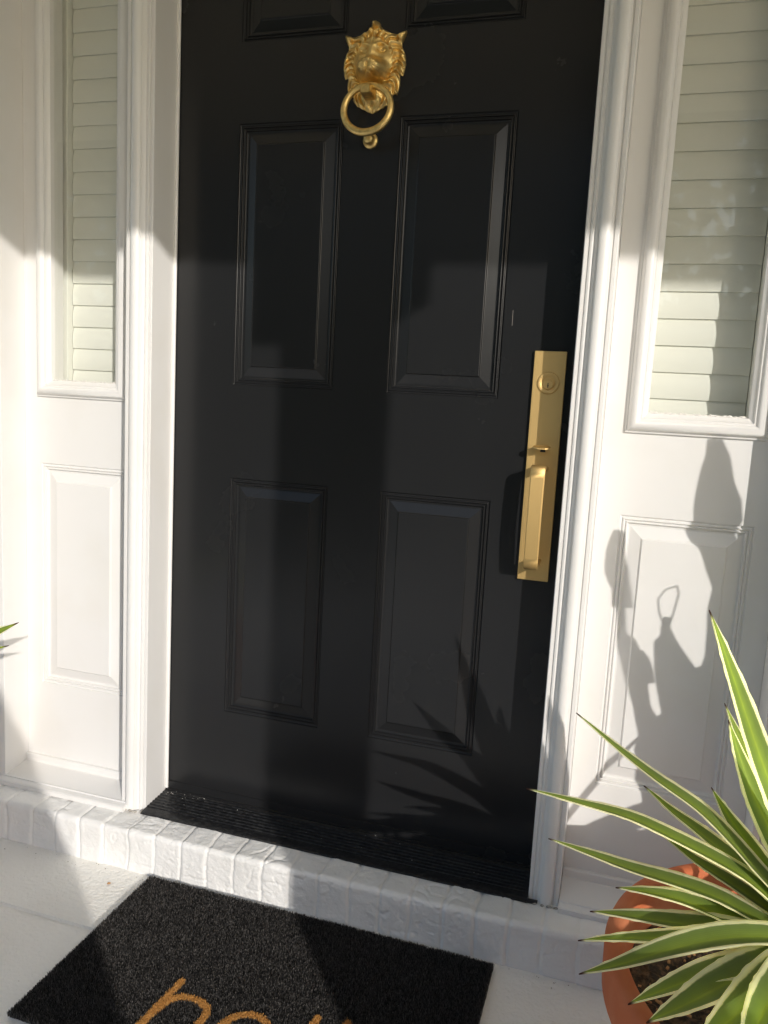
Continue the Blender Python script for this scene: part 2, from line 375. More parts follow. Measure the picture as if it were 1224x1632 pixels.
# ---- lion knocker (relief)
def lion():
    st_ = .0006
    ux = np.arange(-.0675, .0676, st_); uz = np.arange(-.0894, .0895, st_)
    Xg, Zg = np.meshgrid(ux*1000, uz*1000)
    half = [(84.5, 0), (83.8, 4.5), (82, 7.5), (79, 9.2), (76, 9), (72, 13.5), (69, 15), (66, 22), (65, 24), (62, 30), (60.5, 33), (60, 37), (58, 43), (58.5, 48), (61, 55), (63.5, 64),
            (59, 64.2), (53, 62), (46, 59), (40, 55.5), (34, 56), (27, 60), (18, 63.5), (8, 65), (0, 65.2), (-9, 63.8), (-15, 62.5), (-20.5, 60.5), (-18.5, 56.5), (-20, 54), (-28, 55.3),
            (-38, 55), (-47, 53), (-55, 50.5), (-53.5, 46), (-55, 41.5), (-60, 41.5), (-65, 39.5), (-70, 35), (-73, 33), (-75, 28), (-79, 22), (-80, 17), (-84, 11), (-88, 0)]
    poly = [(w_, z_) for z_, w_ in half]+[(-w_, z_) for z_, w_ in half[::-1][1:-1]]
    ins = np.zeros(Xg.shape, bool); dist_ = np.full(Xg.shape, 99.)
    for (x1, z1), (x2, z2) in zip(poly, poly[1:]+poly[:1]):
        if z1 != z2:
            c_ = ((z1 > Zg) != (z2 > Zg)) & (Xg < (x2-x1)*(Zg-z1)/(z2-z1)+x1); ins ^= c_
        dx, dz = x2-x1, z2-z1; t = np.clip(((Xg-x1)*dx+(Zg-z1)*dz)/(dx*dx+dz*dz+1e-9), 0, 1)
        dist_ = np.minimum(dist_, np.hypot(Xg-x1-t*dx, Zg-z1-t*dz))
    x, z = Xg, Zg; ax = np.abs(x)
    G = lambda a, s_: np.exp(-(a/s_)**2)
    sg = lambda a: 1/(1+np.exp(-a))
    rf = np.sqrt((x/(41-.12*(z-8)*(z > 8)-.05*(8-z)*(z < 8)))**2+((z-6)/46)**2)
    face = np.exp(-rf**5)
    # mane
    th_ = np.arctan2(x, z+2); rr = np.hypot(x, (z+2)*.82)
    sw = np.sign(x)
    ph = ax*.0+np.abs(th_)*14.5+2.2*np.sin(rr/6.0)+rr*.055
    lock = 1-np.abs(np.sin(ph)); lock2 = np.sin(ph*3.1+rr*.16)
    mm = sg((rf-1.02)/.035)
    mane = 9+5.0*np.exp(-((rr-43)/8)**2)-6.0*lock**1.3+.9*lock2*(1-lock)+2.2*np.sin(rr/4.6+np.abs(th_)*5)
    mane -= 3.0*np.exp(-((rf-1.04)/.05)**2)
    # face
    f = 8+13*np.exp(-(rf/1.0)**4)
    f += 8.5*G(x, 9.5)*sg((z-2)/4)*sg((40-z)/5)
    f += 3.0*G(x, 16)*G(z-48, 9)-2.0*G(x, 1.8)*G(z-44, 9)
    bz = 37.5-.010*(ax-16)**2+.12*(ax-16)
    f += 7.2*G(z-bz, 3.2)*G(ax-18, 9)
    f -= 10.5*G(ax-18.5, 8.0)*G(z-27, 5.6)
    f += 5.4*np.clip(1-((ax-18.5)/6.2)**2-((z-27)/3.6)**2, 0, 1)**.6
    f += 1.5*G(z-(31.6-.03*(ax-18.5)**2), .9)*G(ax-18.5, 6)+1.2*G(z-(22.6+.03*(ax-18.5)**2), .9)*G(ax-18.5, 6)
    f -= 1.6*G(ax-18.5, 1.2)*G(z-27, 1.2)
    f += 4.0*G(ax-27, 8)*G(z-8, 12)
    mu = np.exp(-((x/30)**2+((z+11)/18.5)**2)**2.2)
    f += 26*mu
    f += 5.0*np.exp(-(((ax-13)/11.5)**2+((z+13)/12)**2)**2)
    f -= 3.2*G(ax-.8-.75*np.clip(-z-18, 0, 20), 1.3)*G(z+19, 12)*(z < -5)
    an = np.arctan2(z+9, ax-1)
    f += .6*np.cos(an*20)*np.clip(mu*1.4-.35, 0, 1)*(ax > 2.5)*(z < 2)
    f += 3.6*np.clip(1-(x/10)**2-((z+2)/5.5)**2, 0, 1)**.5-2.5*G(ax-5, 1.8)*G(z+4, 1.8)
    f -= 30*np.exp(-((x/19)**2+((z+37.5-.012*x*x)/6.2)**2)**2)
    f += 7*G(ax-12.5, 2.0)*G(z+36, 3.5)
    f += 11*np.exp(-((x/20)**2+((z+58)/15)**2)**2)+2.2*G(z+46+.02*x*x, 1.8)*G(x, 14)-2.0*G(z+50+.02*x*x, 1.6)*G(x, 14)
    beard = sg((-z-58)/2)*G(x, 24)
    f += beard*2.4*np.cos(x*.62+.006*x*(z+60))
    h = face_mix = f*(1-mm)+mane*mm
    jaw = np.exp(-((x/21)**2+((z+52)/26)**2)**3); h = h*(1-jaw)+f*jaw
    # forehead tuft and top curl
    tf = sg((z-46)/2)*G(x, 22)
    h += tf*(4+2.6*np.cos(x*.55)*sg((z-48)/3))
    h += 6*np.exp(-((x/7.5)**2+((z-79)/8)**2)**2)-3.2*G(x, 2.5)*G(z-79, 3)
    # pointed ears
    ea = np.exp(-(((ax-55)/8)**2+((z-53)/9)**2)**2)
    h = h*(1-ea)+ea*(12+5*np.clip(np.abs((ax-55)*.8+(z-53)*-.5)/6, 0, 1.2))
    h = 3+(h-3)*np.clip(dist_/5.5, 0, 1)**.6
    mask = ins
    Y = -np.clip(h, 2.2, None)/1000
    idx = -np.ones(mask.shape, int)
    a, b = np.nonzero(mask); idx[a, b] = np.arange(len(a))
    V = [(ux[j], Y[i, j], uz[i]) for i, j in zip(a, b)]
    F = []
    q = mask[:-1, :-1] & mask[1:, :-1] & mask[:-1, 1:] & mask[1:, 1:]
    ec = {}
    for i, j in zip(*np.nonzero(q)):
        f_ = (idx[i, j], idx[i, j+1], idx[i+1, j+1], idx[i+1, j]); F.append(f_)
        for k in range(4):
            e = tuple(sorted((f_[k], f_[(k+1) % 4]))); ec[e] = ec.get(e, 0)+1
    m2 = {}
    for (e0, e1), c_ in ec.items():
        if c_ == 1:
            for e in (e0, e1):
                if e not in m2: m2[e] = len(V); V.append((V[e][0], .0004, V[e][2]))
            F.append((e0, e1, m2[e1], m2[e0]))
    return V, F
V, F = lion()
KX, KZ = .0005, 1.7290
mb = MB(); mb.add([(x+KX, y, z+KZ) for x, y, z in V], F)
kn = mb.build('lion_knocker', M_lion, door, smooth=True)
kn['label'] = 'cast brass lion head door knocker with ring in its mouth'
rg = MB(); RC = Vector((KX+.0045, -.047, KZ-.0935)); P = []
for k in range(72):
    a = 2*math.pi*k/72; t = Vector((math.cos(a), .10*math.sin(a), math.sin(a))); n2 = Vector((0, -1, .10)).normalized(); row = []
    wr = .0066*(1+.12*(-math.sin(a)))
    for j in range(12):
        b = 2*math.pi*j/12; q = RC+Vector((t.x, t.y, t.z*.93))*.0485+(t*math.cos(b)+n2*math.sin(b))*wr; row.append(tuple(q))
    P.append(row)
rg.grid(P, closeu=True, closev=True); rg.build('knocker_ring', M_lion, kn, smooth=True)
hd = MB(); P = []
for t, hw, z0, z1 in ((0, .0125, -.069, -.046), (.35, .0125, -.069, -.046), (.70, .012, -.069, -.047), (.90, .0105, -.069, -.050), (1, .0085, -.067, -.053)):
    y = -.020-.041*t
    zc, hh = KZ+(z0+z1)/2, (z1-z0)/2
    P.append([(KX+.003*t+hw*math.copysign(abs(math.cos(a))**.45, math.cos(a)), y, zc+hh*math.copysign(abs(math.sin(a))**.45, math.sin(a))) for a in np.linspace(0, 2*math.pi, 24, endpoint=False)])
hd.grid(P, closev=True); hd.add(P[-1], [tuple(range(24))]); hd.build('ring_holder', M_lion, kn, smooth=True, angle=38)
sk_ = MB(); lathe(sk_, [(.0155, -.001), (.0155, .003), (.0145, .0045), (.0125, .0050), (.0095, .010), (.0100, .0145), (.0095, .0185), (.006, .0215), (.0001, .0225)], (KX-.001, 0, 1.5900), 32, 'y')
sk_.build('strike_stud', M_lion, door, smooth=True, angle=60)
# small scratch of bare primer on the stile
sc = MB(); sc.add([(.3126, -.0005, 1.262), (.3131, -.0005, 1.262), (.3134, -.0005, 1.233), (.3128, -.0005, 1.231)], [(0, 1, 2, 3)])
sc.build('paint_scratch', mat('bare_primer', (.42, .38, .34), .7), door)

# ------------------------------------------------------------------ door frame (posts, threshold, head)
fr = thing('door_frame', 'white moulded door frame posts with black ridged threshold', 'door frame', (0, 0, .095))
def post_profile(sgn):
    # from jamb face at x=.445 to sidelight side at x=.505 ; front y about -.10
    pts = [(.445, .06), (.445, -.0885)]
    pts += [(.4462, -.0900), (.4520, -.0900), (.4530, -.0880), (.4542, -.0880), (.4552, -.0915), (.4580, -.0925)]
    for t in np.linspace(0, 1, 14):           # cove rising to bead
        pts.append((.459+.009*t, -.0925+.004*math.sin(t*math.pi)*1-.006*t))
    for t in np.linspace(0, math.pi, 22): pts.append((.4805-.0115*math.cos(t), -.0985-.0085*math.sin(t)))
    pts += [(.4930, -.0965), (.4945, -.0945), (.4965, -.0945), (.4975, -.0975), (.5035, -.0975), (.505, -.096), (.505, .06)]
    return [(sgn*x, y) for x, y in pts]
for sgn in (-1, 1):
    m_ = MB(); extr_z(m_, post_profile(sgn), .0945, 2.6); m_.build('frame_post', M_white, fr, smooth=True, angle=28)
    ws = MB(); tube(ws, [(sgn*.4425, -.0045, .113), (sgn*.4425, -.0045, 2.13)], .0042, 10); ws.build('weather_strip', M_white, fr, smooth=True)
MB().box(-.4445, .4445, -.088, .06, 2.145, 2.6).build('head_jamb', M_white, fr)
# threshold: ridged ramp
tp = [(.03, .1075), (-.004, .1075), (-.010, .1085)]
y = -.012
zt = lambda yy: .1075+(.0035)*(yy+.012)/.1*1.0-.000
for k in range(7):
    y0 = -.014-k*.0108
    for dy, dz in ((0, 0), (-.0006, .0016), (-.0048, .0016), (-.0054, 0)):
        tp.append((y0+dy, .1065+.065*(y0+dy+.014)+dz))
tp += [(-.094, .1015), (-.104, .1015), (-.1095, .0995), (-.1105, .0960), (-.108, .0945), (.03, .0945)]
m_ = MB(); extr_x(m_, tp, -.4445, .4445); 
# horn beyond the right post
m_.box(-.4445, .4665, -.1120, -.1074, .0958, .1012) if False else None
m_.build('threshold', M_sill, fr, smooth=True, angle=20)
hn = MB(); P = []
for t in np.linspace(0, math.pi/2, 8): P.append((.4440+.0185*math.sin(t), -.1092+.0*t, 0))
hp = [(.4440, -.0), (.4440, -.1088)]
hn_prof = [(.4448, -.1095), (.4560, -.1095), (.4610, -.1080), (.4640, -.1050), (.4650, -.1012), (.4448, -.1012)]
extr_z(hn, hn_prof, .0962, .1015); hn.build('threshold_horn', M_sill, fr)

q = np.random.default_rng(8)
fk = MB()
for k in range(46):
    x, y = (q.uniform(-.43, -.33), q.uniform(-.035, -.006)) if k < 26 else (q.uniform(-.42, .42), q.uniform(-.10, -.006))
    if 26 <= k < 34: x, y = q.uniform(.06, .14), q.uniform(-.02, -.005)
    zz = .1092; r = q.uniform(.0005, .0014); b0 = q.uniform(0, 6)
    fk.add([(x+r*math.cos(b0+a_)*q.uniform(.6, 1.5), y+r*math.sin(b0+a_), zz+.0004*(1+math.sin(a_))) for a_ in (0, 1.6, 3.1, 4.7)], [(0, 1, 2, 3)])
tag(fk.build('paint_flecks', M_caulk, fr), 'white paint flecks scattered on the black threshold', kind='stuff')
M_grime = mat('grimy_caulk', (.50, .47, .42), .8, bump=[(300, 1, .002)], vary=(180, (.16, .13, .10), .8))
for px_, sg_, x_ in (('caulk_lumps', 1, .476), ('caulk_lumps', -1, .462)):
    ck = MB()
    for k in range(9):
        x = sg_*(x_+q.uniform(-.026, .026)); r = q.uniform(.0016, .0034)
        P_ = [[(x+r*1.5*math.sin(v)*math.cos(u), -.1075+r*math.sin(v)*math.sin(u), .0965+r*.9*math.cos(v)) for u in np.linspace(0, 2*math.pi, 10, endpoint=False)] for v in np.linspace(.05, 3.09, 7)]
        ck.grid(P_, closev=True)
    tag(ck.build(px_, M_grime, fr, smooth=True), kind='stuff')

# outer casings + wall
for sgn, lab in ((-1, 'white plain trim board and wall on the hinge side, left of the narrow window'), (1, 'white plain trim board and wall on the handle side, right of the narrow window')):
    oc = thing('house_wall', lab, 'wall', (sgn*.9, 0, .095))
    pf = [(.8350, .06), (.8350, -.0985), (.8362, -.1000), (.8480, -.1000), (.8490, -.0985), (.8490, -.0905), (.8520, -.0900), (.8520, .06)]
    m_ = MB(); extr_z(m_, [(sgn*x, y) for x, y in pf], .0945, 2.6); m_.build('jamb_casing', M_white, oc, smooth=True, angle=25)
    x0, x1 = sorted((sgn*.8525, sgn*3.1))
    m_ = MB(); m_.box(x0, x1, -.0955, .10, .0, 2.62); m_.build('wall_face', M_wall, oc, bevel=.003)
# wall above and behind (closed interior)
hw = MB(); hw.box(-3.1, 3.1, -.02, .1, 2.605, 3.2)
tag(hw.build('upper_wall', M_wall), 'white house wall above the porch ceiling line', 'wall')

# ------------------------------------------------------------------ sidelights + shutters
YS = -.020
def sidelight(sgn):
    lab = ('narrow white sidelight window with raised panel, on the hinge side of the black door' if sgn < 0 else
           'narrow white sidelight window with plant shadows, beside the brass door handle')
    t = thing('sidelight_window', lab, 'window', (sgn*.67, YS, .095), 'sidelights either side of the door')
    X = lambda a, b: tuple(sorted((sgn*a, sgn*b)))
    px = X(.552, .791); gx_ = X(.545, .797); go = X(.5838, .7600)
    s = MB(); slab(s, *X(.5055, .8345), .095, 2.6, YS, [(px[0], px[1], .330, .8795, False), (go[0], go[1], 1.0755, 2.3, True)], .022)
    # returns of the glass opening
    s.grid([[(go[0], yy, 1.0755), (go[1], yy, 1.0755), (go[1], yy, 2.3), (go[0], yy, 2.3)] for yy in (YS, .022)], closev=True)
    s.build('panel_slab', M_white, t)
    p = MB(); ringset(p, px[0], px[1], .330, .8795, YS, PROF[:-4]+[(.0410, .0030), (.0424, .0020), (.0445, -.0012), (.0470, -.0012)]); p.build('raised_panel', M_white, t, bevel=.0005)
    f = MB(); b = [(0, 0.0005), (0, -.004), (.0015, -.0055), (.004, -.0060), (.0052, -.0095), (.0075, -.0140), (.0110, -.0175), (.0155, -.0190), (.0200, -.0180),
                   (.0235, -.0150), (.0255, -.0115), (.0265, -.0108), (.0290, -.0108), (.0305, -.0075), (.0350, -.0040), (.0385, -.0015), (.0392, .0120)]
    ringset(f, gx_[0], gx_[1], 1.0375, 2.338, YS, b, fill=False); f.build('glazing_frame', M_white, t, smooth=True, angle=32)
    gl = MB(); gl.add([(go[0]-.004, YS+.010, 1.0715), (go[1]+.004, YS+.010, 1.0715), (go[1]+.004, YS+.010, 2.304), (go[0]-.004, YS+.010, 2.304)], [(0, 1, 2, 3)])
    gl.build('glass_pane', M_glass, t, flip=True)
    # ragged caulk bead along the bottom of the glass
    ck = MB(); n = 60; pts = []; rad = []
    for i in range(n):
        u = i/(n-1); pts.append((go[0]+.002+(go[1]-go[0]-.004)*u, YS+.0045, 1.0770+.0007*math.sin(i*2.1)+.0008*math.sin(i*.7))); rad.append(.0020+.0006*math.sin(i*1.7+sgn))
    tube(ck, pts, rad, 8); ck.build('caulk_bead', M_caulk, t, smooth=True)
    # sill ledge
    xs0, xs1 = (-.8460, -.4860) if sgn < 0 else (.5060, .8460)
    sp = [(YS+.001, .139), (YS-.0075, .1385), (YS-.009, .1365), (YS-.009, .1215), (YS-.012, .1195), (-.096, .1105), (-.0985, .1120), (-.1025, .1120), (-.1040, .1095),
          (-.1165, .1080), (-.1195, .1060), (-.1195, .0955), (YS+.001, .0955)]
    sl_ = MB(); extr_x(sl_, [(y, z) for y, z in sp], *( (xs0, xs1) )); sl_.build('window_sill', M_white, t, smooth=True, angle=25)
    # shutter behind the glass
    sh = thing('window_shutter', ('closed white louvred shutter behind the glass on the hinge side of the door' if sgn < 0 else
               'closed white louvred shutter behind the glass on the handle side of the door'), 'shutter', (sgn*.67, .06, 1.0), 'louvred shutters inside the narrow windows')
    l = MB(); z = 1.0545; k = 0
    lx = X(.573, .7608)
    while z < 2.35:
        P = []
        for j in range(9):
            q = j/8; zz = z+.0555*q; yy = .0605-.0040*math.sin(math.pi*q)-.0065*(1-q)+.004
            P.append([(lx[0], yy, zz), (lx[1], yy, zz)])
        Q = [[(a, yy+.006, zz) for a, yy, zz in row] for row in P][::-1]
        l.grid(P+Q, closeu=True); z += .0512; k += 1
    l.build('louvre_slats', M_louvre, sh, smooth=True, angle=60)
    r_ = MB()
    for a, b2 in ((.548, .572), (.7622, .790)):
        r_.box(*X(a, b2), .040, .078, .98, 2.45)
    r_.build('shutter_stile', M_louvre, sh, bevel=.002)
    bb = MB(); bb.box(*X(.5075, .8325), .0805, .0900, .96, 2.5); bb.build('shutter_backing', M_louvre, sh)
for sgn in (-1, 1): sidelight(sgn)

# ------------------------------------------------------------------ doormat
mt = thing('doormat', 'black coir doormat with tan cursive lettering in front of the door', 'doormat', (.02, -.42, .002))
mx0, mx1, my0, my1 = -.3630, .3995, -.6200, -.1945
MB().box(mx0+.004, mx1-.004, my0+.004, my1-.004, .0016, .007).build('mat_backing', M_matbase, mt)
# lettering strokes, polyline in metres on the mat
def arc(cx, cy, rx, ry, a0, a1, n=22, sh=.0):
    return [(cx+rx*math.cos(math.radians(a0+(a1-a0)*i/n))+sh*ry*math.sin(math.radians(a0+(a1-a0)*i/n)), cy+ry*math.sin(math.radians(a0+(a1-a0)*i/n))) for i in range(n+1)]
STR = [[(-.1275, -.453), (-.1330, -.510), (-.1390, -.566), (-.1410, -.600)],
       [(-.1400, -.585), (-.1330, -.530), (-.1230, -.500), (-.1090, -.4860), (-.0900, -.4820), (-.0690, -.4840), (-.0530, -.4930), (-.0470, -.5080), (-.0490, -.5300), (-.0530, -.565), (-.0500, -.592), (-.0370, -.599), (-.0200, -.585), (0.0, -.555)],
       arc(.0330, -.5400, .0480, .0610, 205, -20)+[(.050, -.566), (.000, -.552)],
       arc(.0330, -.5400, .0480, .0610, 190, 320),
       [(.1345, -.4460), (.1290, -.500), (.1240, -.560), (.1290, -.594), (.1450, -.598)],
       [(.1860, -.4370), (.1810, -.490), (.1760, -.560), (.1810, -.594), (.1980, -.598)],
       arc(.2620, -.5460, .0400, .0500, 0, 360, 36)]
STR[2] = [(p[0], p[1]) for p in STR[2]]
def segd(px, py):
    dm = np.full(px.shape, 9.)
    for s in STR:
        for (ax_, ay), (bx, by) in zip(s[:-1], s[1:]):
            dx, dy = bx-ax_, by-ay; L2 = dx*dx+dy*dy+1e-12
            t = np.clip(((px-ax_)*dx+(py-ay)*dy)/L2, 0, 1)
            dm = np.minimum(dm, np.hypot(px-ax_-t*dx, py-ay-t*dy))
    return dm
N = 340000
fx = rng.uniform(mx0, mx1, N); fy = rng.uniform(my0, my1, N)
dist = segd(fx, fy)+rng.normal(0, .0006, N)
tan = dist < .0056
def fibres(fx, fy, name, m, dz=0):
    n = len(fx); h = rng.uniform(.0115, .0158, n)+.0008*vnoise(fx*40, fy*40, 21)+dz
    a = rng.uniform(0, 2*math.pi, n); ln = rng.uniform(.0004, .0028, n); b = rng.uniform(0, 2*math.pi, n)
    ed = np.minimum(np.minimum(fx-mx0, mx1-fx), np.minimum(fy-my0, my1-fy)); h -= .003*np.exp(-ed/.0025)
    w_ = rng.uniform(.00028, .00052, n)
    v = np.zeros((n, 4, 3), np.float32)
    v[:, 0] = np.stack([fx-w_*np.cos(b), fy-w_*np.sin(b), np.full(n, .0045)], -1)
    v[:, 1] = np.stack([fx+w_*np.cos(b), fy+w_*np.sin(b), np.full(n, .0045)], -1)
    tx, ty = fx+ln*np.cos(a), fy+ln*np.sin(a)
    v[:, 2] = np.stack([tx+w_*.8*np.cos(b), ty+w_*.8*np.sin(b), h], -1)
    v[:, 3] = np.stack([tx-w_*.8*np.cos(b), ty-w_*.8*np.sin(b), h], -1)
    me = bpy.data.meshes.new(name); me.vertices.add(4*n); me.vertices.foreach_set('co', v.ravel())
    me.loops.add(4*n); me.loops.foreach_set('vertex_index', np.arange(4*n, dtype=np.int32))
    me.polygons.add(n); me.polygons.foreach_set('loop_start', np.arange(0, 4*n, 4, dtype=np.int32)); me.polygons.foreach_set('loop_total', np.full(n, 4, np.int32))
    me.update(calc_edges=True)
    at = me.attributes.new('tone', 'FLOAT', 'FACE'); at.data.foreach_set('value', (rng.random(n)**2.8).astype(np.float32))
    me.materials.append(m); o = bpy.data.objects.new(name, me); col.objects.link(o)
    o.parent = mt; bpy.context.view_layer.update(); o.matrix_parent_inverse = mt.matrix_world.inverted(); return o
fibres(fx[~tan], fy[~tan], 'mat_pile', M_fib)
o = fibres(np.repeat(fx[tan], 3)+rng.normal(0, .0008, 3*tan.sum()), np.repeat(fy[tan], 3)+rng.normal(0, .0008, 3*tan.sum()), 'mat_lettering', M_fibtan, .0008)
o['label'] = 'tan lettering woven into the black mat'

# ------------------------------------------------------------------ leaves
def bez(pts, n):
    P = [np.array(p, float) for p in pts]; d_ = np.r_[0, np.cumsum([np.linalg.norm(b-a) for a, b in zip(P[:-1], P[1:])])]; d_ /= d_[-1]
    t = np.linspace(0, 1, n); Q = np.stack([np.interp(t, d_, [p[k] for p in P]) for k in range(3)], -1)
    for _ in range(5): Q[1:-1] = .25*Q[:-2]+.5*Q[1:-1]+.25*Q[2:]
    return Q
def leaf(width, pts, parent, m, whint=None, cup=.30, name='leaf', spiny=True, shape='lance', seed=0, thick=.0016):
    """pts from tip to base"""
    r_ = np.random.default_rng(seed); n = 44; Q = bez(pts[::-1], n); ac = np.linspace(-1, 1, 11)
    V = []; acr = []; alo = []
    for i in range(n):
        t = i/(n-1); T = Q[min(i+1, n-1)]-Q[max(i-1, 0)]; T /= np.linalg.norm(T)
        if whint is None: wv = np.cross(T, [0, 0, 1])
        else: wv = np.array(whint, float)
        wv = wv-T*(wv@T); wv /= np.linalg.norm(wv); nv = np.cross(wv, T)
        if nv[2] < 0 and whint is None: nv = -nv
        if shape == 'lance': hw = width/2*(.62+.38*math.sin(min(1, t/.42)*math.pi/2)) if t < .42 else width/2*max(0, 1-((t-.42)/.58)**2.0)
        else: hw = width/2*(math.sin(math.pi*min(1, max(0, t))**.8)**.7*.92+.08*(1-t))
        hw = max(hw, .0009*(1-t)+.0003)
        for a in ac:
            e = abs(a); jag = 0
            if spiny and e > .99 and .1 < t < .95 and r_.random() < .22: jag = .0011
            p = Q[i]+wv*(a*hw+math.copysign(jag, a))+nv*(cup*hw*(e**1.35)-cup*hw*.3+.02*hw*math.sin(t*9+seed)*e)
            V.append(p); acr.append(e*.93); alo.append(t)
    mb = MB(); mb.grid(np.array(V).reshape(n, 11, 3))
    ob = mb.build(name, m, parent, smooth=True)
    me = ob.data
    a1 = me.attributes.new('across', 'FLOAT', 'POINT'); a1.data.foreach_set('value', np.array(acr, np.float32))
    a2 = me.attributes.new('along', 'FLOAT', 'POINT'); a2.data.foreach_set('value', np.array(alo, np.float32))
    sd = ob.modifiers.new('thick', 'SOLIDIFY'); sd.thickness = thick; sd.offset = 0
    return ob

LV = [
 (0.036, [(0.675, -0.53, 0.83), (0.7, -0.532, 0.775), (0.732, -0.534, 0.701), (0.758, -0.536, 0.64), (0.786, -0.538, 0.583), (0.817, -0.54, 0.52), (0.885, -0.545, 0.38)], (.75, .5, .3)),
 (0.036, [(0.723, -0.46, 0.662), (0.741, -0.472, 0.616), (0.764, -0.485, 0.567), (0.789, -0.497, 0.526), (0.817, -0.51, 0.487), (0.885, -0.545, 0.38)], (.8, .4, .3)),
 (0.026, [(0.721, -0.42, 0.672), (0.737, -0.432, 0.641), (0.758, -0.445, 0.608), (0.791, -0.469, 0.549), (0.885, -0.545, 0.38)], (.8, .3, .3)),
 (0.030, [(0.518, -0.44, 0.63), (0.581, -0.455, 0.592), (0.641, -0.47, 0.561), (0.698, -0.483, 0.537), (0.743, -0.497, 0.504), (0.781, -0.509, 0.471), (0.813, -0.519, 0.448), (0.885, -0.545, 0.38)], None),
 (0.034, [(0.624, -0.42, 0.527), (0.662, -0.436, 0.505), (0.705, -0.453, 0.488), (0.75, -0.473, 0.466), (0.786, -0.491, 0.443), (0.815, -0.505, 0.428), (0.885, -0.545, 0.38)], None),
 (0.030, [(0.719, -0.4, 0.534), (0.744, -0.421, 0.504), (0.769, -0.441, 0.48), (0.794, -0.463, 0.455), (0.821, -0.485, 0.432), (0.885, -0.545, 0.38)], (.8, .1, .5)),
 (0.030, [(0.458, -0.48, 0.517), (0.535, -0.489, 0.515), (0.607, -0.498, 0.514), (0.66, -0.506, 0.502), (0.714, -0.514, 0.488), (0.76, -0.521, 0.473), (0.793, -0.527, 0.451), (0.885, -0.545, 0.38)], None),
 (0.030, [(0.651, -0.44, 0.469), (0.702, -0.46, 0.447), (0.752, -0.48, 0.435), (0.794, -0.498, 0.422), (0.815, -0.508, 0.419), (0.885, -0.545, 0.38)], None),
 (0.032, [(0.497, -0.5, 0.457), (0.56, -0.506, 0.45), (0.614, -0.512, 0.444), (0.682, -0.519, 0.442), (0.731, -0.525, 0.438), (0.774, -0.53, 0.423), (0.802, -0.534, 0.417), (0.885, -0.545, 0.38)], None),
 (0.038, [(0.595, -0.54, 0.428), (0.638, -0.541, 0.433), (0.681, -0.541, 0.433), (0.724, -0.542, 0.425), (0.773, -0.543, 0.412), (0.801, -0.543, 0.413), (0.885, -0.545, 0.38)], None),
 (0.038, [(0.564, -0.6, 0.423), (0.616, -0.592, 0.425), (0.664, -0.584, 0.424), (0.722, -0.574, 0.423), (0.766, -0.566, 0.419), (0.798, -0.561, 0.416), (0.885, -0.545, 0.38)], None),
 (0.032, [(0.553, -0.66, 0.419), (0.6, -0.643, 0.423), (0.662, -0.622, 0.426), (0.718, -0.603, 0.431), (0.762, -0.588, 0.436), (0.797, -0.576, 0.43), (0.885, -0.545, 0.38)], None),
 (0.042, [(0.558, -0.72, 0.418), (0.601, -0.696, 0.424), (0.648, -0.669, 0.436), (0.696, -0.642, 0.445), (0.736, -0.621, 0.448), (0.783, -0.598, 0.445), (0.81, -0.584, 0.436), (0.885, -0.545, 0.38)], None),
 (0.042, [(0.612, -0.78, 0.441), (0.657, -0.734, 0.44), (0.701, -0.692, 0.44), (0.748, -0.651, 0.434), (0.794, -0.613, 0.43), (0.885, -0.545, 0.38)], None),
 (0.050, [(0.629, -0.82, 0.456), (0.668, -0.77, 0.448), (0.712, -0.715, 0.444), (0.76, -0.661, 0.441), (0.797, -0.623, 0.438), (0.885, -0.545, 0.38)], None),
 (0.048, [(0.667, -0.88, 0.488), (0.716, -0.786, 0.463), (0.761, -0.704, 0.451), (0.798, -0.643, 0.446), (0.885, -0.545, 0.38)], None),
 (0.045, [(0.705, -0.9, 0.509), (0.727, -0.831, 0.488), (0.753, -0.759, 0.471), (0.797, -0.661, 0.455), (0.885, -0.545, 0.38)], None),
]
pl = thing('variegated_yucca', 'spiky green and cream edged plant growing in the terracotta pot', 'plant', (.885, -.545, .29))
for i, (wd, pts, wh) in enumerate(LV): leaf(wd*(1.10 if wh else 1.30 if i < 11 else 1.10), pts, pl, M_leaf, wh, seed=i)
pr_ = np.random.default_rng(5)
for i in range(31):      # the far side of the rosette
    az = math.radians(-85+(i % 23)*235/23+pr_.uniform(-6, 6)) ; el = math.radians(pr_.uniform(5, 32) if i < 23 else pr_.uniform(30, 62)); L_ = pr_.uniform(.30, .40) if i < 23 else pr_.uniform(.26, .36)
    if i >= 23: az = math.radians(-70+(i-23)*20)
    if math.cos(az) < .05: continue
    b0 = np.array([.885, -.545, .385]); dr = np.array([math.cos(az)*math.cos(el), math.sin(az)*math.cos(el), math.sin(el)])
    pts = [tuple(b0+dr*L_*k-np.array([0, 0, .05*k*k])) for k in (1, .8, .6, .4, .2, 0)]
    if any(p[1] > -.14 for p in pts): continue
    leaf(pr_.uniform(.034, .044), pts, pl, M_leaf, None if el < .9 else (.6, -.6, 0), seed=40+i)
stm = MB(); tube(stm, [(.885, -.545, .27), (.884, -.545, .33), (.885, -.545, .405)], [.030, .028, .016], 14); stm.build('stem', mat('yucca_stem', (.12, .09, .045), .8, bump=[(80, .6, .004)]), pl, smooth=True)

